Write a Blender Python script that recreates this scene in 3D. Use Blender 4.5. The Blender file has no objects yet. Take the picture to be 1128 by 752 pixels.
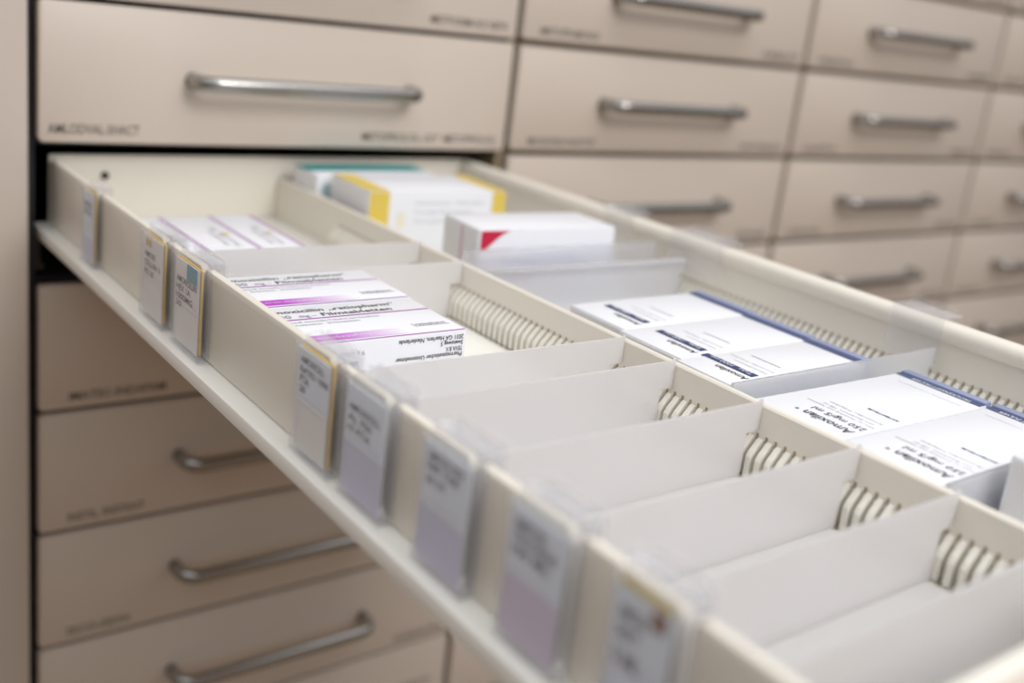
import bpy, bmesh, math, random
from mathutils import Vector, Matrix

random.seed(4)
SC = bpy.context.scene
COL = SC.collection
U = 0.11            # one drawer row is 11 cm high; coordinates below are in rows
W = 4.01            # width of one drawer column, in rows

# ---------------------------------------------------------------- camera
cam_data = bpy.data.cameras.new('camera')
cam_data.sensor_width = 36.0
cam_data.lens = 1170.254 / 1128 * 36.0
cam_data.shift_x = -0.02376
cam_data.shift_y = -0.04847
cam_data.clip_start = 0.01
cam = bpy.data.objects.new('camera', cam_data)
COL.objects.link(cam)
cam.location = (-1.789 * U, -7.853 * U, 0.341 * U)
cam.rotation_euler = (math.radians(74.85), math.radians(-6.92), math.radians(-37.31))
cam_data.dof.use_dof = True
cam_data.dof.focus_distance = 5.12 * U
cam_data.dof.aperture_fstop = 3.4
SC.camera = cam

# ---------------------------------------------------------------- light
world = bpy.data.worlds.new('world')
SC.world = world
world.use_nodes = True
# a room seen from its middle: darker warm walls at eye level, bright ceiling above
_nt = world.node_tree
_bg = _nt.nodes['Background']
_tc = _nt.nodes.new('ShaderNodeTexCoord')
_sp = _nt.nodes.new('ShaderNodeSeparateXYZ')
_rp = _nt.nodes.new('ShaderNodeValToRGB')
_rp.color_ramp.elements[0].color = (0.075, 0.05, 0.032, 1)
_rp.color_ramp.elements[0].position = 0.0
_rp.color_ramp.elements[1].color = (1.02, 1.03, 1.05, 1)
_rp.color_ramp.elements[1].position = 0.66
_nt.links.new(_tc.outputs['Generated'], _sp.inputs[0])
_nt.links.new(_sp.outputs[2], _rp.inputs[0])
_nt.links.new(_rp.outputs[0], _bg.inputs[0])
_bg.inputs[1].default_value = 1.0


def area(name, loc, sx, sy, power, col, target):
    d = bpy.data.lights.new(name, 'AREA')
    d.shape = 'RECTANGLE'
    d.size, d.size_y, d.energy, d.color = sx, sy, power, col
    o = bpy.data.objects.new(name, d)
    COL.objects.link(o)
    o.location = loc
    o.rotation_euler = (Vector(target) - Vector(loc)).to_track_quat('-Z', 'Y').to_euler()
    return o


area('ceiling_light', (0.45, -0.8, 1.3), 1.3, 0.5, 5.5, (1, 0.99, 0.98), (0.5, -0.6, 0))
area('ceiling_light', (0.45, -2.1, 1.3), 0.9, 0.7, 23, (1, 0.99, 0.98), (0.3, -0.4, 0))

SC.view_settings.view_transform = 'Standard'
SC.view_settings.look = 'None'
SC.view_settings.exposure = 0.0
SC.view_settings.gamma = 1.0
SC.view_settings.use_curve_mapping = False


# ---------------------------------------------------------------- materials
def mat(name, col, rough=0.5, metal=0.0, spec=0.5, noise=0.0, nscale=40.0, bump=0.0):
    m = bpy.data.materials.new(name)
    m.use_nodes = True
    nt = m.node_tree
    b = nt.nodes['Principled BSDF']
    b.inputs['Base Color'].default_value = (*col, 1)
    b.inputs['Roughness'].default_value = rough
    b.inputs['Metallic'].default_value = metal
    b.inputs['Specular IOR Level'].default_value = spec
    if noise or bump:
        tc = nt.nodes.new('ShaderNodeTexCoord')
        n = nt.nodes.new('ShaderNodeTexNoise')
        n.inputs['Scale'].default_value = nscale
        n.inputs['Detail'].default_value = 4
        nt.links.new(tc.outputs['Object'], n.inputs['Vector'])
        if noise:
            mx = nt.nodes.new('ShaderNodeMix')
            mx.data_type = 'RGBA'
            mx.inputs[6].default_value = (*[c * (1 - noise) for c in col], 1)
            mx.inputs[7].default_value = (*[min(1, c * (1 + noise)) for c in col], 1)
            nt.links.new(n.outputs['Fac'], mx.inputs[0])
            nt.links.new(mx.outputs[2], b.inputs['Base Color'])
        if bump:
            bp = nt.nodes.new('ShaderNodeBump')
            bp.inputs['Strength'].default_value = bump
            bp.inputs['Distance'].default_value = 0.0005
            nt.links.new(n.outputs['Fac'], bp.inputs['Height'])
            nt.links.new(bp.outputs[0], b.inputs['Normal'])
    return m


def clear_mat(name, col, fac, rough):
    m = bpy.data.materials.new(name)
    m.use_nodes = True
    nt = m.node_tree
    b = nt.nodes['Principled BSDF']
    b.inputs['Base Color'].default_value = (*col, 1)
    b.inputs['Roughness'].default_value = rough
    t = nt.nodes.new('ShaderNodeBsdfTransparent')
    t.inputs[0].default_value = (0.985, 0.985, 0.99, 1)
    lw = nt.nodes.new('ShaderNodeLayerWeight')
    lw.inputs[0].default_value = 0.35
    mp = nt.nodes.new('ShaderNodeMapRange')
    mp.inputs[3].default_value = fac
    mp.inputs[4].default_value = min(1, fac + 0.2)
    mix = nt.nodes.new('ShaderNodeMixShader')
    nt.links.new(lw.outputs['Facing'], mp.inputs[0])
    nt.links.new(mp.outputs[0], mix.inputs[0])
    nt.links.new(t.outputs[0], mix.inputs[1])
    nt.links.new(b.outputs[0], mix.inputs[2])
    nt.links.new(mix.outputs[0], nt.nodes['Material Output'].inputs[0])
    return m


def frost_mat(name, col, clear=0.2, blur=0.42):
    m = bpy.data.materials.new(name)
    m.use_nodes = True
    nt = m.node_tree
    b = nt.nodes['Principled BSDF']
    b.inputs['Base Color'].default_value = (*col, 1)
    b.inputs['Roughness'].default_value = 0.45
    tr = nt.nodes.new('ShaderNodeBsdfTranslucent')
    tr.inputs[0].default_value = (*col, 1)
    rf = nt.nodes.new('ShaderNodeBsdfRefraction')
    rf.inputs['Color'].default_value = (0.97, 0.97, 0.98, 1)
    rf.inputs['Roughness'].default_value = blur
    rf.inputs['IOR'].default_value = 1.15
    m1 = nt.nodes.new('ShaderNodeMixShader')
    m1.inputs[0].default_value = 0.5
    m2 = nt.nodes.new('ShaderNodeMixShader')
    m2.inputs[0].default_value = clear
    nt.links.new(b.outputs[0], m1.inputs[1])
    nt.links.new(tr.outputs[0], m1.inputs[2])
    nt.links.new(m1.outputs[0], m2.inputs[1])
    nt.links.new(rf.outputs[0], m2.inputs[2])
    nt.links.new(m2.outputs[0], nt.nodes['Material Output'].inputs[0])
    return m


def gradient_mat(name, c0, c1):
    # printed band fading along the object's x from c0 to c1
    m = mat(name, c0, 0.45)
    nt = m.node_tree
    tc = nt.nodes.new('ShaderNodeTexCoord')
    sp = nt.nodes.new('ShaderNodeSeparateXYZ')
    rp = nt.nodes.new('ShaderNodeValToRGB')
    rp.color_ramp.elements[0].color = (*c0, 1)
    rp.color_ramp.elements[1].color = (*c1, 1)
    rp.color_ramp.elements[0].position = 0.25
    nt.links.new(tc.outputs['Generated'], sp.inputs[0])
    nt.links.new(sp.outputs[0], rp.inputs[0])
    nt.links.new(rp.outputs[0], nt.nodes['Principled BSDF'].inputs['Base Color'])
    return m


M = dict(
    front=mat('beige_laminate', (0.63, 0.545, 0.47), 0.42, noise=0.03, nscale=6, bump=0.05),
    endpanel=mat('end_panel_laminate', (0.57, 0.49, 0.43), 0.5, noise=0.03, nscale=5),
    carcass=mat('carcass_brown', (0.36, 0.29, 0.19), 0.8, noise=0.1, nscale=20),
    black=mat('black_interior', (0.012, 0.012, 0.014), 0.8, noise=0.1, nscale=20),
    metal=mat('brushed_nickel', (0.38, 0.37, 0.355), 0.26, 1.0, noise=0.06, nscale=200),
    darkmetal=mat('dark_runner_steel', (0.05, 0.045, 0.04), 0.5, 0.6, noise=0.1),
    cream=mat('cream_plastic', (0.77, 0.725, 0.64), 0.4, noise=0.02, nscale=10),
    creamlight=mat('cream_plastic_light', (0.80, 0.77, 0.69), 0.35, noise=0.02, nscale=10),
    tray=mat('off_white_tray', (0.85, 0.835, 0.78), 0.38, noise=0.015, nscale=10),
    frostclear=frost_mat('frosted_plastic_see_through', (0.84, 0.84, 0.88), 0.7, 0.16),
    frost=frost_mat('frosted_plastic', (0.92, 0.905, 0.90), 0.34),
    frostgrey=frost_mat('frosted_plastic_cool', (0.86, 0.865, 0.89), 0.5),
    clear=clear_mat('clear_plastic', (0.85, 0.85, 0.88), 0.05, 0.12),
    carton=mat('white_carton', (0.80, 0.81, 0.85), 0.4, noise=0.01, nscale=30),
    cartonshade=mat('grey_white_carton', (0.78, 0.78, 0.80), 0.45, noise=0.01, nscale=30),
    ink=mat('black_ink', (0.045, 0.04, 0.05), 0.5, noise=0.05),
    greyink=mat('grey_ink', (0.33, 0.32, 0.36), 0.5, noise=0.05),
    paleink=mat('pale_grey_ink', (0.55, 0.55, 0.58), 0.5, noise=0.05),
    magenta=mat('magenta_ink', (0.42, 0.09, 0.45), 0.45, noise=0.04),
    lilac=mat('lilac_ink', (0.52, 0.33, 0.56), 0.45, noise=0.04),
    gradient=gradient_mat('magenta_fading_ink', (0.48, 0.035, 0.55), (0.84, 0.82, 0.88)),
    blue=mat('dark_blue_ink', (0.065, 0.085, 0.19), 0.45, noise=0.04),
    navy=mat('navy_ink', (0.03, 0.045, 0.14), 0.45, noise=0.04),
    lightblue=mat('periwinkle_carton', (0.25, 0.29, 0.44), 0.45, noise=0.04),
    yellow=mat('yellow_ink', (0.74, 0.55, 0.10), 0.45, noise=0.04),
    amber=mat('yellow_card', (0.66, 0.44, 0.09), 0.55, noise=0.08, nscale=90),
    red=mat('crimson_ink', (0.56, 0.005, 0.045), 0.45, noise=0.04),
    pink=mat('pink_ink', (0.70, 0.50, 0.60), 0.5, noise=0.04),
    teal=mat('teal_ink', (0.01, 0.30, 0.30), 0.45, noise=0.04),
    tealcard=mat('teal_square_ink', (0.02, 0.28, 0.40), 0.45, noise=0.04),
    paleteal=mat('pale_teal_ink', (0.42, 0.56, 0.57), 0.45, noise=0.04),
    paper=mat('label_paper', (0.84, 0.82, 0.79), 0.6, noise=0.02, nscale=60),
    bluepaper=mat('bluish_label_paper', (0.78, 0.855, 0.94), 0.6, noise=0.02, nscale=60),
    lilacpaper=mat('lilac_label_paper', (0.62, 0.63, 0.80), 0.6, noise=0.02, nscale=60),
    pinkpaper=mat('pinkish_label_paper', (0.68, 0.59, 0.74), 0.6, noise=0.02, nscale=60),
    brown=mat('rust_brown_ink', (0.22, 0.05, 0.02), 0.5, noise=0.05),
    stamp=mat('front_stamp_ink', (0.11, 0.09, 0.075), 0.6, noise=0.05),
    floor=mat('brown_floor', (0.20, 0.118, 0.055), 0.5, noise=0.15, nscale=6),
)


# ---------------------------------------------------------------- helpers
def obj(name, me, m=None, parent=None):
    o = bpy.data.objects.new(name, me)
    COL.objects.link(o)
    if m and not me.materials:
        me.materials.append(m)
    if parent:
        o.parent = parent
    return o


def thing(name, label, cat, loc=(0, 0, 0), rz=0.0, group=None):
    o = bpy.data.objects.new(name, None)
    COL.objects.link(o)
    o.empty_display_size = 0.01
    o.location = [c * U for c in loc]
    o.rotation_euler = (0, 0, rz)
    o['label'] = label
    o['category'] = cat
    if group:
        o['group'] = group
    return o


def boxmesh(x0, x1, y0, y1, z0, z1, bev=0.0, seg=2, name='box'):
    bm = bmesh.new()
    bmesh.ops.create_cube(bm, size=1)
    for v in bm.verts:
        v.co = Vector(((x0 + x1) / 2 + v.co.x * (x1 - x0), (y0 + y1) / 2 + v.co.y * (y1 - y0),
                       (z0 + z1) / 2 + v.co.z * (z1 - z0))) * U
    if bev:
        bmesh.ops.bevel(bm, geom=bm.edges[:], offset=bev * U, segments=seg, affect='EDGES', profile=0.5)
    me = bpy.data.meshes.new(name)
    bm.to_mesh(me)
    bm.free()
    if bev:
        for p in me.polygons:
            p.use_smooth = max(abs(c) for c in p.normal) < 0.9995
        try:
            me.set_sharp_from_angle(angle=math.radians(40))
        except Exception:
            pass
    return me


def joinmesh(boxes, name='mesh'):
    """several boxes (x0,x1,y0,y1,z0,z1[,bevel]) as one part"""
    bm = bmesh.new()
    for b in boxes:
        me = boxmesh(*b[:6], bev=b[6] if len(b) > 6 else 0)
        bm.from_mesh(me)
        bpy.data.meshes.remove(me)
    me = bpy.data.meshes.new(name)
    bm.to_mesh(me)
    bm.free()
    return me


def prism(profile, a0, a1, axis, name='prism', bev=0.0, smooth=False):
    """profile: 2D points; extruded along axis ('x': points are (y,z); 'y': (x,z))"""
    bm = bmesh.new()
    def P(p, a):
        v = (a, p[0], p[1]) if axis == 'x' else ((p[0], a, p[1]) if axis == 'y' else (p[0], p[1], a))
        return Vector(v) * U
    A = [bm.verts.new(P(p, a0)) for p in profile]
    B = [bm.verts.new(P(p, a1)) for p in profile]
    n = len(profile)
    bm.faces.new(A)
    bm.faces.new(B[::-1])
    for i in range(n):
        bm.faces.new((A[i], B[i], B[(i + 1) % n], A[(i + 1) % n]))
    bmesh.ops.recalc_face_normals(bm, faces=bm.faces[:])
    if bev:
        bmesh.ops.bevel(bm, geom=bm.edges[:], offset=bev * U, segments=2, affect='EDGES', profile=0.5)
    me = bpy.data.meshes.new(name)
    bm.to_mesh(me)
    bm.free()
    if smooth:
        for p in me.polygons:
            p.use_smooth = max(abs(c) for c in p.normal) < 0.9995
        try:
            me.set_sharp_from_angle(angle=math.radians(40))
        except Exception:
            pass
    return me


def rrect(x0, x1, y0, y1, r, seg=5, corners=(1, 1, 1, 1)):
    """rounded rectangle outline, corners: (x1y1, x0y1, x0y0, x1y0)"""
    out = []
    for (cx, cy, a0, on, px, py) in ((x1 - r, y1 - r, 0, corners[0], x1, y1), (x0 + r, y1 - r, 90, corners[1], x0, y1),
                                     (x0 + r, y0 + r, 180, corners[2], x0, y0), (x1 - r, y0 + r, 270, corners[3], x1, y0)):
        if not on:
            out.append((px, py))
            continue
        for k in range(seg + 1):
            a = math.radians(a0 + 90 * k / seg)
            out.append((cx + r * math.cos(a), cy + r * math.sin(a)))
    return out


def tube(path, r, n=12, name='tube', squash=1.0):
    bm = bmesh.new()
    rings = []
    L = len(path)
    for i, p in enumerate(path):
        p = Vector(p)
        d = (Vector(path[min(i + 1, L - 1)]) - Vector(path[max(i - 1, 0)])).normalized()
        up = Vector((0, 0, 1))
        s = d.cross(up).normalized()
        rings.append([bm.verts.new((p + s * math.cos(2 * math.pi * k / n) * r * squash + up * math.sin(2 * math.pi * k / n) * r) * U)
                      for k in range(n)])
    for a, b in zip(rings, rings[1:]):
        for k in range(n):
            f = bm.faces.new((a[k], a[(k + 1) % n], b[(k + 1) % n], b[k]))
            f.smooth = True
    bm.faces.new(rings[0][::-1])
    bm.faces.new(rings[-1])
    bmesh.ops.recalc_face_normals(bm, faces=bm.faces[:])
    me = bpy.data.meshes.new(name)
    bm.to_mesh(me)
    bm.free()
    return me


TEXTS = {}


def textmesh(s, bold=0.0):
    key = (s, bold)
    if key in TEXTS:
        return TEXTS[key]
    cu = bpy.data.curves.new('txt', 'FONT')
    cu.body = s
    cu.size = 1.0
    cu.resolution_u = 2
    cu.offset = bold
    o = bpy.data.objects.new('txt', cu)
    COL.objects.link(o)
    bpy.context.view_layer.update()
    me = bpy.data.meshes.new_from_object(o.evaluated_get(bpy.context.evaluated_depsgraph_get()))
    bpy.data.objects.remove(o)
    bpy.data.curves.remove(cu)
    xs = [v.co.x for v in me.vertices]
    ys = [v.co.y for v in me.vertices]
    TEXTS[key] = (me, min(xs), max(xs), min(ys), max(ys))
    return TEXTS[key]


def write(name, lines, origin, right, up, m, parent, bold=0.0):
    """lines: (text, u, v, height, width or None); one flat printed part on the plane origin/right/up"""
    right, up, origin = Vector(right), Vector(up), Vector(origin)
    bm = bmesh.new()
    for (s, u, v, h, w) in lines:
        me, x0, x1, y0, y1 = textmesh(s, bold)
        k = h / 0.73
        kx = w / (x1 - x0) if w else k
        t = me.copy()
        for vt in t.vertices:
            vt.co = (origin + right * (u + (vt.co.x - x0) * kx) + up * (v + vt.co.y * k)) * U
        bm.from_mesh(t)
        bpy.data.meshes.remove(t)
    me = bpy.data.meshes.new(name)
    bm.to_mesh(me)
    bm.free()
    me.materials.clear()
    me.materials.append(m)
    return obj(name, me, None, parent)


def plate(name, quads, origin, right, up, m, parent):
    """flat printed shapes: polygons of (u, v) on the plane origin/right/up"""
    right, up, origin = Vector(right), Vector(up), Vector(origin)
    bm = bmesh.new()
    for q in quads:
        if len(q) == 4 and not isinstance(q[0], (tuple, list)):
            q = ((q[0], q[2]), (q[1], q[2]), (q[1], q[3]), (q[0], q[3]))
        bm.faces.new([bm.verts.new((origin + right * a + up * b) * U) for a, b in q])
    me = bpy.data.meshes.new(name)
    bm.to_mesh(me)
    bm.free()
    return obj(name, me, m, parent)


X, Y, Z = (1, 0, 0), (0, 1, 0), (0, 0, 1)
nX, nY, nZ = (-1, 0, 0), (0, -1, 0), (0, 0, -1)

# ---------------------------------------------------------------- structure
fl = obj('floor', boxmesh(-30, 40, -40, 8, -11.2, -11.0), M['floor'])
fl['kind'] = 'structure'
wl = obj('wall_back', boxmesh(-30, 40, 7.0, 7.5, -11.0, 14), mat('wall_paint', (0.6, 0.56, 0.52), 0.7, noise=0.02))
wl['kind'] = 'structure'

# ---------------------------------------------------------------- cabinet carcass
ROWT, ROWB = 2, -10         # rows from z=2 down to z=-10
cab = thing('drawer_cabinet', 'beige wall of pharmacy drawers, tall frame that holds all the drawers', 'cabinet', (0, 0, -11))
def C_(me, name, m):
    o = obj(name, me, m, cab)
    o.location.z = 11 * U
    return o
C_(boxmesh(-6.0, -0.045, -0.10, 6, -10.2, 3.4, 0.02), 'end_panel', M['endpanel'])
for k in range(5):
    x = k * W
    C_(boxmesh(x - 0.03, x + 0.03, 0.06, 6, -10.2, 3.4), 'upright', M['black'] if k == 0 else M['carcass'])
for k in range(4):
    x = k * W
    for r in range(ROWB, ROWT + 1):
        if k == 0 and r in (-1, -2):
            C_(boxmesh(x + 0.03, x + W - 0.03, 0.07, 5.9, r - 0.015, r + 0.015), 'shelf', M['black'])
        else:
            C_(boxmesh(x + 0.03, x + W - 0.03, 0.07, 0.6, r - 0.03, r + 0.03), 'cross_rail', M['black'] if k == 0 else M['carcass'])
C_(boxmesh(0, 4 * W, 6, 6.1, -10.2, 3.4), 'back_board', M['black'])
C_(boxmesh(-0.03, 4 * W + 0.03, 0.02, 6, -10.99, -10.2), 'plinth', M['carcass'])
C_(boxmesh(-0.03, 4 * W + 0.03, 0.02, 6, 3.4, 3.5), 'top_board', M['front'])
C_(joinmesh([(0.032, 0.075, 0.10, 5.5, -1.93, -1.70), (0.075, 0.10, 0.10, 5.5, -1.93, -1.88)]), 'drawer_runner', M['darkmetal'])
C_(joinmesh([(W - 0.075, W - 0.032, 0.10, 5.5, -1.93, -1.70), (W - 0.10, W - 0.075, 0.10, 5.5, -1.93, -1.88)]), 'drawer_runner', M['darkmetal'])

# ---------------------------------------------------------------- closed drawers
GX, GZ = 0.032, 0.019
front_wide = prism(rrect(0.042, W - 0.042, -0.472, 0.472, 0.035), -0.045, 0.045, 'y', 'drawer_front', bev=0.012, smooth=True)
front_me = prism(rrect(GX, W - GX, -0.5 + GZ, 0.5 - GZ, 0.035), -0.045, 0.045, 'y', 'drawer_front', bev=0.012, smooth=True)
HX0, HX1, HO, HR = 1.08, 2.92, -0.30, 0.060
path = [(HX0, -0.05, 0), (HX0, -0.14, 0)]
for k in range(1, 6):
    a = math.pi / 2 * k / 5
    path.append((HX0 + 0.14 * (1 - math.cos(a)), -0.16 + (HO + 0.16) * math.sin(a), 0))
path += [(HX0 + 0.6, HO, 0), (HX1 - 0.6, HO, 0)]
for k in range(5, 0, -1):
    a = math.pi / 2 * k / 5
    path.append((HX1 - 0.14 * (1 - math.cos(a)), -0.16 + (HO + 0.16) * math.sin(a), 0))
path += [(HX1, -0.14, 0), (HX1, -0.05, 0)]
handle_me = tube(path, HR, 14, 'bow_handle', 0.85)
body_me = boxmesh(0.2, W - 0.2, 0.05, 5.5, -0.40, 0.30, name='drawer_body')

CODES = {
    (0, 1): ('', ''), (0, 0): ('NEBIV-NEXI', 'METFORM-N3 NEW'), (0, -1): ('AMLODVAL-SHACT', 'METOPROLOL-10:T  METOPROLOL'),
    (1, 0): ('METOPR-MONO', 'NEBILET'), (1, -1): ('MOXOND-PANTOP', 'PANTOPRAZOL'),
    (2, 0): ('PREDNI', 'RAMIPR'), (2, -1): ('QUETIA', 'RAMILICH'),
    (0, -3): ('IMATEC-INDAPAM', ''), (0, -4): ('INSTIL, INSTANT', ''), (0, -5): ('ISCO-ISDN', 'ISOKET'),
    (0, -6): ('KADEF-KLAC', 'KREON'), (0, -7): ('LACTU-LANSO', 'LANTUS'),
}
ROWNAME = {1: 'second row above the open drawer row', 0: '', }
col_word = ['first column', 'second column', 'third column', 'fourth column']


def row_phrase(c, r):
    d = -2 - r   # r is the lower edge; the open drawer has r = -2
    if d == 0:
        return 'beside the open drawer'
    n = {1: 'one row', 2: 'two rows', 3: 'three rows', 4: 'four rows', 5: 'five rows', 6: 'six rows', 7: 'seven rows', 8: 'eight rows'}[abs(d)]
    return n + (' below' if d > 0 else ' above') + ' the open drawer'


for c in range(4):
    for r in range(-10, 2):
        if c == 0 and r == -2:
            continue
        t = thing('closed_drawer', 'closed drawer with bow handle, %s, %s' % (col_word[c], row_phrase(c, r)),
                  'drawer', (c * W, 0, r + 0.5), 0, 'closed drawers of the pharmacy cabinet')
        obj('drawer_front', front_wide if c else front_me, M['front'], t)
        obj('handle', handle_me, M['metal'], t)
        if not (c == 0 and r in (-1, -3)):
            obj('drawer_body', body_me, M['carcass'], t)
        a, b = CODES.get((c, r), (None, None))
        if a is None:
            a, b = random.choice(['SIMVA-SORT', 'TAMSU-TORA', 'VALSA-VENL', 'XAREL-ZOLP', 'ORTHO-OXAZ']), random.choice(['TILID', 'SPIRO', 'ZINK', 'OMEP'])
        ln = []
        x0 = 0.09 if (c, r) == (0, -1) else 0.24
        w = {(0, -1): (0.62, 1.36), (0, 0): (0.6, 0.8), (1, -1): (0.82, 0.72), (0, -3): (0.72, 0.6), (0, -4): (0.58, 0.6),
             (0, -5): (0.48, 0.5), (1, 0): (0.7, 0.6)}.get((c, r), (0.6, 0.55))
        if a:
            ln.append((a, x0, -0.415, 0.07, w[0]))
        if b:
            ln.append((b, W - 0.13 - w[1], -0.415, 0.07, w[1]))
        if c == 0 and r == -7:
            ln.append(('LANSOPRAZOL', W - 0.75, -0.02, 0.07, 0.55))
            ln.append(('LAMOTRIGIN', W - 0.75, -0.16, 0.07, 0.55))
        for l_ in ln:
            write('stamped_text', [l_], (0, -0.047, 0), X, Z, M['stamp'], t, 0.012)

# ---------------------------------------------------------------- the open drawer
ZF = -1.60          # tray floor top
ZT = -1.123         # top of side panels
od = thing('open_drawer', 'wide cream drawer pulled fully out, holding medicine boxes and dividers', 'drawer', (1.9, -3.4, ZF - 0.08))
OX, OY, OZ = 1.9, -3.4, ZF - 0.08
def D_(me, name, m):
    o = obj(name, me, m, od)
    o.location = (-OX * U, -OY * U, -OZ * U)
    return o
YB, YN = 0.21, -6.795
D_(boxmesh(0.045, 3.80, YN, YB, ZF - 0.08, ZF, 0.01), 'tray_floor', M['tray'])
gaps = [0.165, -1.014, -2.24, -2.82, -4.244, -4.696, -5.252, -5.793, -6.262, -6.785]
for i in range(len(gaps) - 1):
    a, b = gaps[i], gaps[i + 1]
    prof = rrect(b + 0.012, a - 0.012, ZF + 0.004, ZT, 0.045)
    D_(prism(prof, 0.150, 0.198, 'x', 'side_panel', bev=0.018, smooth=True), 'side_panel', M['cream'])
# middle divider
D_(prism([(1.895, ZF), (1.935, ZF), (1.935, -1.27), (1.927, -1.262), (1.903, -1.262), (1.895, -1.27)], YN + 0.02, 0.165, 'y', 'middle_divider', bev=0, smooth=False), 'middle_divider', M['cream'])
# right side rail : panel with a rounded bead on top
prof = [(3.70, ZF), (3.70, -1.215), (3.675, -1.21), (3.66, -1.19), (3.655, -1.155), (3.665, -1.125), (3.69, -1.108), (3.73, -1.10), (3.77, -1.108),
        (3.795, -1.125), (3.80, -1.16), (3.80, -1.215), (3.745, -1.22), (3.745, ZF)]
D_(prism(prof, YN + 0.02, 0.165, 'y', 'side_rail', smooth=True), 'side_rail', M['cream'])
D_(joinmesh([(0.15, 3.745, 0.17, 0.205, ZF, -1.10, 0.01)]), 'back_panel', M['cream'])
D_(prism([(0.115 + 0.03 * math.cos(a * math.pi / 4) + 0.42, -1.253 + 0.03 * math.sin(a * math.pi / 4)) for a in range(8)], 0.155, 0.1695, 'y', 'rivet'), 'rivet', M['darkmetal'])
D_(boxmesh(0.05, 3.95, -6.945, -6.875, -1.97, -1.08, 0.015), 'front_panel', M['front'])
D_(boxmesh(0.12, 3.83, -6.874, -6.80, -1.70, -1.10, 0.012), 'inner_front_board', M['creamlight'])
hm = handle_me.copy()
hh = D_(hm, 'handle', M['metal'])
hh.location = ((-OX) * U, (-6.90 - OY) * U, (-1.5 - OZ) * U)
# comb ribs on the divider and on the rail
PITCH = 0.0535
rp = [(0, 0.01), (0.0, 0.185), (-0.012, 0.188), (-0.062, 0.135), (-0.075, 0.11), (-0.075, 0.01)]
rib_me = prism(rp, -0.0155, 0.0155, 'y', 'rib', bev=0.004, smooth=False)
ribB_me = rib_me.copy()
n = 0
ys = []
y = -0.30 - 12 * PITCH
while y > -6.60:
    ys.append(y)
    y -= PITCH
for xw, zz in ((1.895, ZF), (3.70, ZF)):
    for y in ys:
        o = obj('rib', rib_me, M['creamlight'], od)
        o.location = ((xw - 0.0005 - OX) * U, (y - OY) * U, (zz + 0.0 - OZ) * U)
# dark slots between the ribs, moulded into the wall behind them
def slots(xw, dz):
    b = []
    for y in ys:
        yy = y - PITCH / 2
        b.append((xw - 0.002, xw - 0.0004, yy - 0.007, yy + 0.007, ZF + 0.17 + dz, ZF + 0.202 + dz))
        b.append((xw - 0.078, xw - 0.003, yy - 0.009, yy + 0.009, ZF + 0.001, ZF + 0.003))
    return joinmesh(b, 'slot')
for xw, dz in ((1.895, 0), (3.70, 0)):
    s = D_(slots(xw, dz), 'slot', M['carcass'])
    s['kind'] = 'stuff'


def snap(y):
    k = round((y + 0.30 + PITCH / 2) / PITCH)
    return -0.30 - PITCH / 2 + k * PITCH


# ---------------------------------------------------------------- transverse dividers of the left lane, each with its label pocket
# (pocket far y, pocket near y, divider y)
LH = [(-0.86, -1.15, -0.99), (-2.04, -2.43, -2.08), (-2.55, -2.96, -2.585), (-4.02, -4.38, -4.10), (-4.45, -4.80, -4.47),
      (-5.02, -5.35, -5.03), (-5.53, -5.85, -5.56), (-6.02, -6.29, -6.01)]
where = ['', 'in front of the pale lilac-edged boxes', 'behind the magenta-banded boxes',
         'in front of the magenta-banded boxes', 'second one in front of the magenta-banded boxes', 'third one in front of the magenta-banded boxes',
         'fourth one in front of the magenta-banded boxes', 'nearest one with a label, beside the rust-spotted card']


def divider(y, yf, yn, label, base=0.0, top=-1.245, x0=0.245, with_plate=True):
    if with_plate:
        t = thing('compartment_divider', label, 'divider', (1.05, y, ZF), 0, 'frosted dividers of the left lane')
    else:
        t = thing('label_holder', label, 'label holder', (1.05, y, ZF))
    def P_(me, name, m):
        o = obj(name, me, m, t)
        o.location = (-1.05 * U, -y * U, -ZF * U)
        return o
    ry = snap(y)
    zt = top
    prof = [(x0, ZF + 0.006), (1.812, ZF + 0.006), (1.812, -1.385), (1.888, -1.385), (1.888, zt + 0.012), (1.876, zt), (x0 + 0.0, zt)]
    if with_plate:
        P_(prism(prof, y - 0.008, y + 0.008, 'y'), 'divider_plate', M['frost'])
    if base:
        P_(boxmesh(x0, 1.78, y - base, y - 0.009, ZF + 0.004, ZF + 0.012), 'base_flange', M['frost'])
    if yf is not None:
        # inverted U clip over the side panel with a rounded flap standing above it
        P_(joinmesh([(0.137, 0.146, yn, yf, ZF + 0.03, -1.085), (0.202, 0.211, yn, yf, -1.5, -1.085), (0.137, 0.211, yn, yf, -1.085, -1.075, 0.003)]),
           'clip', M['clear'])
        if with_plate:
          P_(prism(rrect(yn + 0.02, yf - 0.005, -1.16, -1.068, 0.03, corners=(1, 1, 0, 0)), 0.224, 0.234, 'x'), 'clip_flap', M['clear'])
        if with_plate:
            P_(boxmesh(0.2115, x0, y - 0.008, y + 0.008, -1.5, zt), 'clip_neck', M['clear'])
        P_(joinmesh([(0.088, 0.094, yn, yf, ZF + 0.012, -1.11, 0.002), (0.094, 0.136, yf - 0.012, yf - 0.004, ZF + 0.012, -1.11),
                     (0.094, 0.136, yn + 0.001, yn + 0.009, ZF + 0.012, -1.11), (0.094, 0.136, yn + 0.01, yf - 0.013, ZF + 0.012, ZF + 0.022)]),
           'label_pocket', M['clear'])
    return t


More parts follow.
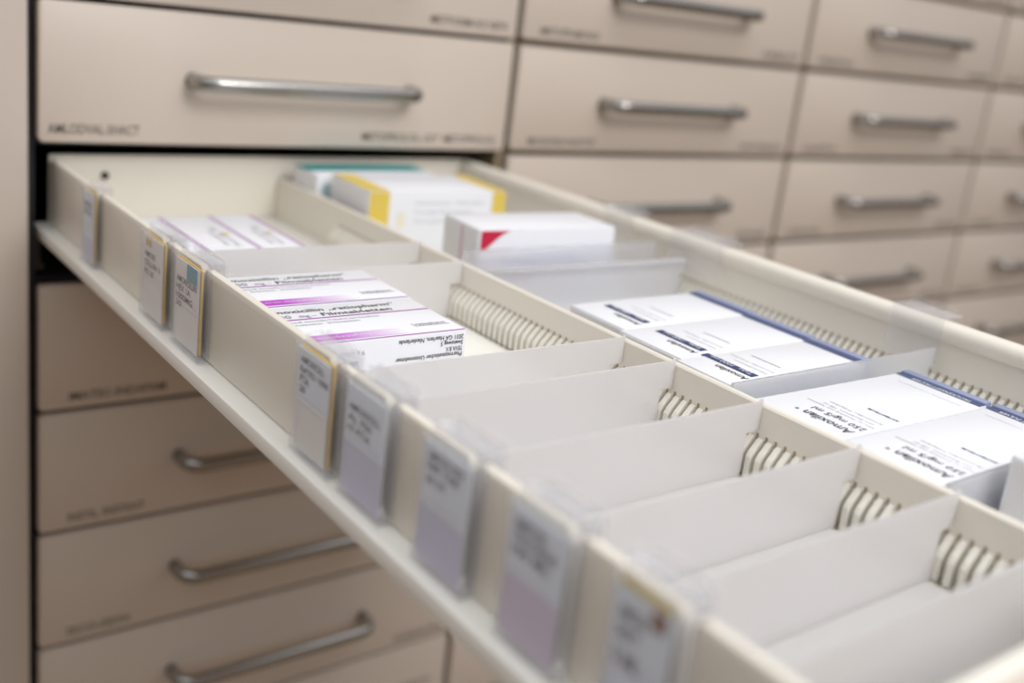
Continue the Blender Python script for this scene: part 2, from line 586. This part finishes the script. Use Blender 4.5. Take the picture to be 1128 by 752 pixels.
def card(k, yf, yn, label, paper, lower, split, yellow, extras, lines):
    t = thing('label_card', label, 'label', (0.11, (yf + yn) / 2, ZF + 0.03), 0, 'label cards in the clear pockets of the open drawer')
    cy = (yf + yn) / 2
    def P_(me, name, m):
        o = obj(name, me, m, t)
        o.location = (-0.11 * U, -cy * U, -(ZF + 0.03) * U)
        return o
    a, b = yf - 0.016, yn + (0.065 if yellow else 0.035)
    zt = -1.128
    P_(boxmesh(0.106, 0.110, b, a, ZF + 0.03, zt), 'paper_card', paper)
    if lower:
        P_(boxmesh(0.1045, 0.1058, b, a, ZF + 0.031, split), 'lower_paper', lower)
    if yellow:
        P_(boxmesh(0.113, 0.121, yn + 0.043, a - 0.01, ZF + 0.04, zt + 0.006), 'backing_card', M['amber'])
    wdt = a - b
    if lines:
        o = write('card_text', [(s, 0.02, zt - v - ZF - 0.03, h, w * wdt) for s, v, h, w in lines], (0.1055 - 0.11 - 0.001, a - cy, 0), nY, Z, M['ink'], t, 0.02)
    o = plate('ruled_lines', [(0.02, wdt - 0.02, zv - ZF - 0.03, zv + 0.004 - ZF - 0.03) for zv in (-1.34, -1.37)] +
              [(0.02, 0.024, 0.01, 0.22)], (0.104 - 0.11, a - cy, 0), nY, Z, M['paleink'], t)
    for (m, nm, u0, u1, v0, v1) in extras:
        plate(nm, [(u0 * wdt, u1 * wdt, zt - v1 - ZF - 0.03, zt - v0 - ZF - 0.03)], (0.1035 - 0.11, a - cy, 0), nY, Z, m, t)
    return t


NAMES = ['frosted divider in left lane %s' % w for w in where]
NAMES[0] = 'clear label holder clipped on the side panel nearest the cabinet'
for (yf, yn, yd), lb in zip(LH, NAMES):
    divider(yd, yf, yn, lb, with_plate=lb is not NAMES[0], base={-4.10: .35, -4.47: .54, -5.03: .51, -5.56: .43, -6.01: .40}.get(yd, 0))
t = divider(-6.43, None, None, 'frosted divider plate without a label, just behind the drawer front', base=0.27)

TX = [('AMOXICLAV', 0.10, 0.035, 0.8), ('875/125 1A', 0.15, 0.035, 0.75), ('10 FTA', 0.20, 0.035, 0.5)]
card(0, *LH[0][:2], 'bluish label card nearest the cabinet', M['bluepaper'], M['lilacpaper'], -1.42, True, [], TX[:2])
card(1, *LH[1][:2], 'white label card with small ochre mark and yellow backing, second from the cabinet', M['paper'], None, 0, True,
     [(M['amber'], 'ochre_mark', 0.14, 0.42, 0.02, 0.06)], [('AMOXI', 0.12, 0.034, 0.55), ('CILLIN 1', 0.17, 0.034, 0.8), ('N2 20', 0.22, 0.034, 0.5)])
card(2, *LH[2][:2], 'white label card with a teal square at its top and yellow backing', M['paper'], None, 0, True,
     [(M['tealcard'], 'teal_square', 0.50, 0.92, -0.0, 0.085)], [('AMOXICILLIN', 0.12, 0.034, 0.85), ('HEX 1A', 0.165, 0.034, 0.6), ('1000MG', 0.21, 0.034, 0.7), ('20', 0.25, 0.03, 0.25)])
card(3, *LH[3][:2], 'white label card with yellow backing, below the front magenta-banded box', M['bluepaper'], M['paper'], -1.35, True, [],
     [('AMOXICILL', 0.06, 0.03, 0.75), ('RATIO 1000', 0.105, 0.03, 0.9), ('FTA', 0.15, 0.035, 0.3), ('20', 0.19, 0.03, 0.2)])
card(4, *LH[4][:2], 'bluish label card, first to the right of the yellow-backed card', M['bluepaper'], M['lilacpaper'], -1.36, False, [],
     [('AMOXICILL', 0.10, 0.03, 0.8), ('AL 750', 0.145, 0.03, 0.6), ('10 FTA', 0.19, 0.03, 0.6)])
card(5, *LH[5][:2], 'bluish label card with lilac lower half, second to the right of the yellow-backed card', M['bluepaper'], M['lilacpaper'], -1.37, False, [],
     [('AMOXI HEX', 0.06, 0.03, 0.8), ('500 TAB', 0.10, 0.03, 0.7), ('20 ST', 0.15, 0.03, 0.45)])
card(6, *LH[6][:2], 'bluish label card with pinkish lower half, between two blank cream panels', M['bluepaper'], M['pinkpaper'], -1.36, False, [],
     [('AMOXIL', 0.07, 0.034, 0.6), ('TROCKENS', 0.115, 0.034, 0.8), ('100 ML', 0.16, 0.034, 0.7)])
card(7, *LH[7][:2], 'bluish label card with a rust-brown spot, nearest the camera', M['bluepaper'], M['lilacpaper'], -1.46, False,
     [(M['brown'], 'brown_spot', 0.66, 0.90, 0.015, 0.075), (M['yellow'], 'yellow_edge', 0.05, 0.98, -0.02, 0.004)],
     [('AMOXI', 0.10, 0.04, 0.5), ('SAFT', 0.16, 0.04, 0.4), ('5 ML', 0.24, 0.05, 0.5)])

# ---------------------------------------------------------------- dividers of the right lane, clipped over the rail
def rdivider(y, yf, yn, zt, label, m, xr=3.64, flange=False, x0=1.945):
    t = thing('rail_divider', label, 'divider', (2.8, y, ZF), 0, 'clear dividers of the right lane')
    def P_(me, name, mm):
        o = obj(name, me, mm, t)
        o.location = (-2.8 * U, -y * U, -ZF * U)
        return o
    prof = [(x0, ZF + 0.006), (3.615, ZF + 0.006), (3.615, -1.365), (3.64, -1.355), (3.64, zt), (x0, zt)]
    P_(prism(prof, y - 0.008, y + 0.008, 'y'), 'divider_plate', m)
    if flange:
        P_(boxmesh(x0, 3.60, y - 0.075, y - 0.009, zt - 0.008, zt, 0.002), 'top_flange', m)
    if yf is not None:
        P_(joinmesh([(3.636, 3.644, yn, yf, -1.34, -1.075, 0.002), (3.644, 3.83, yn, yf, -1.080, -1.070, 0.002), (3.812, 3.822, yn, yf, -1.27, -1.081, 0.002)]),
           'rail_clip', M['clear'])
        P_(prism(rrect(yn + 0.03, yf - 0.03, -1.069, -1.035, 0.02, corners=(1, 1, 0, 0)), 3.79, 3.80, 'x'), 'clip_tab', M['clear'])
    return t


rdivider(-2.50, -1.90, -2.22, -1.20, 'frosted divider standing against the front of the box with a red corner', M['frostclear'])
rdivider(-2.80, -2.62, -3.14, -1.25, 'frosted divider with a folded top edge, in front of the box with a red corner', M['frostgrey'], flange=True)
rdivider(-4.80, -4.48, -4.82, -1.25, 'frosted low divider clipped to the rail between the blue-edged boxes', M['frostgrey'])
rdivider(-5.935, None, None, -1.25, 'grey frosted divider before the tall box at the right picture edge', M['frostgrey'])


# ---------------------------------------------------------------- medicine boxes
def carton(label, cx, cy, lx, ly, z0, z1, rz=0.0, m=None, group=None, seams=True):
    t = thing('medicine_box', label, 'box', (cx, cy, z0), rz, group)
    h = z1 - z0
    obj('carton', boxmesh(-lx / 2, lx / 2, -ly / 2, ly / 2, 0, h, 0.008), m or M['carton'], t)
    if seams:
        for sx in (1, -1):
            xa, xb = sorted((sx * (lx / 2 - 0.001), sx * (lx / 2 + 0.004)))
            obj('tuck_flap', boxmesh(xa, xb, -ly / 2 + 0.02, ly / 2 - 0.02, 0.03, h - 0.012), M['cartonshade'], t)
    return t, h


E_ = 0.0022
# magenta-banded film tablet boxes
def tabletbox(label, cx, cy, rz, z1=-1.25):
    lx, ly = 0.935, 0.562
    t, h = carton(label, cx, cy, lx, ly, ZF + 0.002, z1, rz, group='magenta banded tablet boxes')
    o = (-lx / 2, -ly / 2, h + E_)
    write('title_text', [('amoxicillin \u201eratiopharm\u201c', 0.085, 0.46, 0.046, 0.70), ('Filmtabletten', 0.34, 0.385, 0.046, 0.39)], o, X, Y, M['ink'], t, 0.008)
    write('strength_text', [('1000', 0.06, 0.385, 0.048, 0.12), ('mg \u2013', 0.22, 0.385, 0.040, 0.09)], o, X, Y, M['greyink'], t, 0.01)
    write('small_text', [('Wirkstoff: Amoxicillin-Trihydrat zum Einnehmen', 0.09, 0.305, 0.024, 0.52), ('Antibiotikum   20 Filmtabletten', 0.14, 0.265, 0.024, 0.34)], o, X, Y, M['greyink'], t)
    write('logo_text', [('ratiopharm', 0.715, 0.122, 0.034, 0.17)], o, X, Y, M['greyink'], t, 0.01)
    plate('logo_frame', [(0.70, 0.90, 0.108, 0.113), (0.70, 0.704, 0.113, 0.155)], o, X, Y, M['greyink'], t)
    plate('magenta_line', [(0.02, 0.925, 0.352, 0.363), (0.02, 0.925, 0.004, 0.012)], o, X, Y, M['magenta'], t)
    plate('magenta_band', [(0.10, 0.62, 0.03, 0.115)], o, X, Y, M['gradient'], t)
    write('band_text', [('verschreibungspflichtig', 0.13, 0.06, 0.026, 0.30)], (-lx / 2, -ly / 2, h + E_ * 1.6), X, Y, M['carton'], t)
    # front side, printed upside down
    o = (lx / 2, -ly / 2 - E_, h)
    write('side_text', [('2031 GA Haarlem, Niederlande', 0.02, 0.016, 0.024, 0.37), ('Swensweg 5', 0.02, 0.046, 0.024, 0.13),
                        ('TEVA B.V.', 0.02, 0.076, 0.024, 0.10), ('Pharmazeutischer Unternehmer', 0.02, 0.106, 0.024, 0.38)],
          (lx / 2, -ly / 2 - E_, h - 0.006), nX, nZ, M['ink'], t, 0.012)
    write('scribble', [('Ulltr', 0.60, 0.095, 0.06, 0.05), ('9 t Oleu', 0.57, 0.045, 0.024, 0.12)], (lx / 2, -ly / 2 - E_, h - 0.006), nX, nZ, M['greyink'], t)
    return t
for cx, cy, lb in ((0.685, -3.460, 'white tablet box with magenta band, the front one whose printed side shows'),
                   (0.70, -2.890, 'white tablet box with magenta band, the one directly behind the front one')):
    t = tabletbox(lb, cx, cy, 0.0)

# pale boxes with lilac edges
z1 = -1.30
for i, (x0, x1) in enumerate(((0.25, 0.545), (0.549, 0.88), (0.884, 1.17))):
    lx = x1 - x0
    lb = ['pale white box with lilac edge lines, left one of three near the back',
          'pale white box with lilac edge lines, middle one of the three near the back',
          'pale white box with lilac edge lines, right one of the three near the back'][i]
    t, h = carton(lb, (x0 + x1) / 2 + 0.01, -1.45, lx, 0.92, ZF + 0.002, z1, math.radians(0), group='three pale boxes near the back')
    o = (-lx / 2, -0.46, h + E_)
    plate('lilac_edge', [(lx - 0.028, lx - 0.004, 0.01, 0.91), (0.01, lx - 0.03, 0.006, 0.02)], o, X, Y, M['lilac'], t)
    plate('yellow_mark', [(lx * 0.66, lx * 0.8, 0.40, 0.44)], o, X, Y, M['yellow'], t)
    write('small_text', [('Amoxicillin 500', 0.06, 0.06, 0.05, 0.5), ('Filmtabletten', 0.1, 0.12, 0.04, 0.36)], (lx / 2 - 0.04, -0.42, h + E_), Y, nX, M['paleink'], t)

# teal edged box, against the drawer back
t, h = carton('pale box with teal top edge, farthest back in the right lane', 2.485, -0.235, 1.08, 0.42, ZF + 0.002, -1.125, group=None)
plate('teal_edge', [(0.0, 1.08, 0.16, 0.42)], (-0.54, -0.21, h + E_), X, Y, M['teal'], t)
plate('pale_teal_panel', [(0.05, 0.30, 0.12, 0.4)], (-0.54 - E_, 0.21, 0), nY, Z, M['paleteal'], t)
plate('pale_teal_panel', [(0.04, 0.30, 0.12, 0.4)], (-0.54, -0.21 - E_, 0), X, Z, M['paleteal'], t)
# yellow edged box
lx, ly = 1.19, 0.66
t, h = carton('white box with yellow bands at both ends', 2.60, -1.21 + ly / 2, lx, ly, ZF + 0.002, -1.10, math.radians(-2.5))
for k in range(2):
    a, b = ((0.0, 0.17), (lx - 0.13, lx))[k]
    plate('yellow_band', [(a + .004, b - .004, 0.004, ly - 0.004)], (-lx / 2, -ly / 2, h + E_), X, Y, M['yellow'], t)
    plate('yellow_band', [(a + .004, b - .004, 0.004, h - 0.004)], (-lx / 2, -ly / 2 - E_, 0), X, Z, M['yellow'], t)
write('side_text', [('Zusammensetzung: 1 Tablette enthalt', 0.38, h - 0.10, 0.03, 0.6), ('Sonstige Bestandteile', 0.38, h - 0.17, 0.03, 0.5),
                    ('Packungsbeilage beachten', 0.38, h - 0.24, 0.03, 0.55)], (-lx / 2, -ly / 2 - E_, 0), X, Z, M['paleink'], t)
plate('pale_yellow_mark', [(0.24, 0.30, h - 0.28, h - 0.16)], (-lx / 2, -ly / 2 - E_, 0), X, Z, mat('faint_yellow_ink', (0.8, 0.75, 0.6), 0.5, noise=0.02), t)
# red cornered box
lx, ly = 1.12, 0.47
t, h = carton('white box with a crimson corner mark on its front', 2.72, -2.41 + ly / 2, lx, ly, ZF + 0.002, -1.10, math.radians(-3.5))
bot = h - 0.15
cr = [(0.012, h - 0.012), (0.012, h - 0.165)] + [(0.012 + 0.21 * math.sin(a) , h - 0.165 + 0.153 * (1 - math.cos(a))) for a in [math.pi / 2 * k / 6 for k in range(0, 7)]]
cr = [(0.012, h - 0.012), (0.012, h - 0.150), (0.05, h - 0.140), (0.09, h - 0.105), (0.13, h - 0.07), (0.18, h - 0.035), (0.235, h - 0.012)]
plate('crimson_corner', [cr], (-lx / 2, -ly / 2 - E_, 0), X, Z, M['red'], t)
plate('pink_stripe', [(0.24, 0.27, 0.02, h - 0.02)], (-lx / 2 - E_ - 0.004, ly / 2, 0), nY, Z, M['pink'], t)
write('side_text', [('Eisenmangel Tabletten', 0.2, h - 0.24, 0.05, 0.6)], (-lx / 2, -ly / 2 - E_, 0), X, Z, M['lightblue'], t)
plate('pink_band', [(0.18, 0.85, h - 0.34, h - 0.28)], (-lx / 2, -ly / 2 - E_, 0), X, Z, M['pink'], t)


# blue edged suspension boxes; the writing runs along the drawer, upside down for the viewer
def bluebox(label, x0, x1, yn, yf, z1, rz, kind):
    lx, ly = x1 - x0, yf - yn
    t, h = carton(label, (x0 + x1) / 2, (yn + yf) / 2, lx, ly, ZF + 0.002, z1, rz, group='blue edged medicine boxes')
    o = (-lx / 2, -ly / 2, h + E_)
    # blue strip along the right end and the raised periwinkle lid edge beyond it
    plate('blue_strip', [(lx - 0.062, lx - 0.012, 0.004, ly - 0.004)], o, X, Y, M['blue'], t)
    obj('lid_edge', boxmesh(lx / 2 - 0.012, lx / 2 + 0.045, -ly / 2 + 0.004, ly / 2 - 0.004, 0.02, h + 0.012, 0.004), M['lightblue'], t)
    o2 = (-lx / 2, -ly / 2, h + E_)
    if kind == 'big':
        write('title_text', [('Amoxilan', 0.025, -0.135, 0.062, 0.27), ('\u00ae', 0.32, -0.115, 0.022, 0.02)], o2, Y, nX, M['ink'], t, 0.015)
        write('strength_text', [('250 mg/5 ml', 0.02, -0.215, 0.045, 0.29)], o2, Y, nX, M['ink'], t, 0.005)
        write('small_text', [('Pulver zur Herstellung einer Suspension', 0.02, -0.27, 0.020, 0.38), ('zum Einnehmen, 100 ml', 0.05, -0.305, 0.020, 0.28),
                             ('Amoxicillin-Trihydrat', 0.03, -0.35, 0.020, 0.30)], o2, Y, nX, M['greyink'], t)
        write('blue_text', [('ANTIBIOTIKUM', 0.03, -0.47, 0.022, 0.17)], o2, Y, nX, M['blue'], t, 0.02)
        write('strip_text', [('TROCKENSAFT PULVER', 0.06, -lx + 0.03, 0.035, 0.34)], (-lx / 2, -ly / 2, h + E_ * 1.7), Y, nX, M['carton'], t)
        write('small_text', [('Apothekenpflichtig, verschreibungspflichtig', 0.05, -lx + 0.15, 0.016, 0.36)], o2, Y, nX, M['paleink'], t)
    else:
        write('title_text', [('Amoxilan', 0.04, -0.16, 0.046, 0.21)], o2, Y, nX, M['ink'], t, 0.01)
        plate('blue_banner', [(0.055, 0.40, -0.245, -0.19)], o2, Y, nX, M['navy'], t)
        write('banner_text', [('Tabs  1000 mg', 0.08, -0.238, 0.034, 0.28)], (-lx / 2, -ly / 2, h + E_ * 1.7), Y, nX, M['carton'], t)
        write('small_text', [('Filmtabletten', 0.06, -0.32, 0.024, 0.22), ('Amoxicillin-Trihydrat', 0.05, -0.37, 0.024, 0.30)], o2, Y, nX, M['paleink'], t)
        plate('grey_rule', [(0.10, 0.30, -0.47, -0.46)], o2, Y, nX, M['paleink'], t)
    return t


bluebox('white box with blue banner and edge, rearmost of the three in a row', 2.075, 3.09, -3.905, -3.43, -1.283, 0.0, 'banner')
bluebox('white box with blue banner and edge, middle of the three in a row', 2.03, 3.06, -4.385, -3.91, -1.28, 0.0, 'banner')
bluebox('white box with blue banner and edge, front of the three, against the clear divider', 1.985, 3.03, -4.775, -4.39, -1.277, 0.0, 'banner')
bluebox('white suspension box with large upside-down title, whole top visible', 1.975, 3.12, -5.42, -4.925, -1.285, math.radians(-1.0), 'big')
bluebox('white suspension box with large upside-down title, cut by the right picture edge', 1.985, 3.13, -5.90, -5.435, -1.285, math.radians(-1.0), 'big')
lx, ly = 1.1, 0.45
t, h = carton('tall grey-white box at the right picture edge, standing above the others', 2.26 + lx / 2, -6.0 - ly / 2, lx, ly, ZF + 0.002, -1.155)
write('side_text', [('ABSETZEN', 0.03, 0.22, 0.05, 0.3), ('PULVER', 0.03, 0.15, 0.04, 0.2)], (-lx / 2 - E_ - 0.004, ly / 2, h), nZ, nY, M['ink'], t, 0.01)
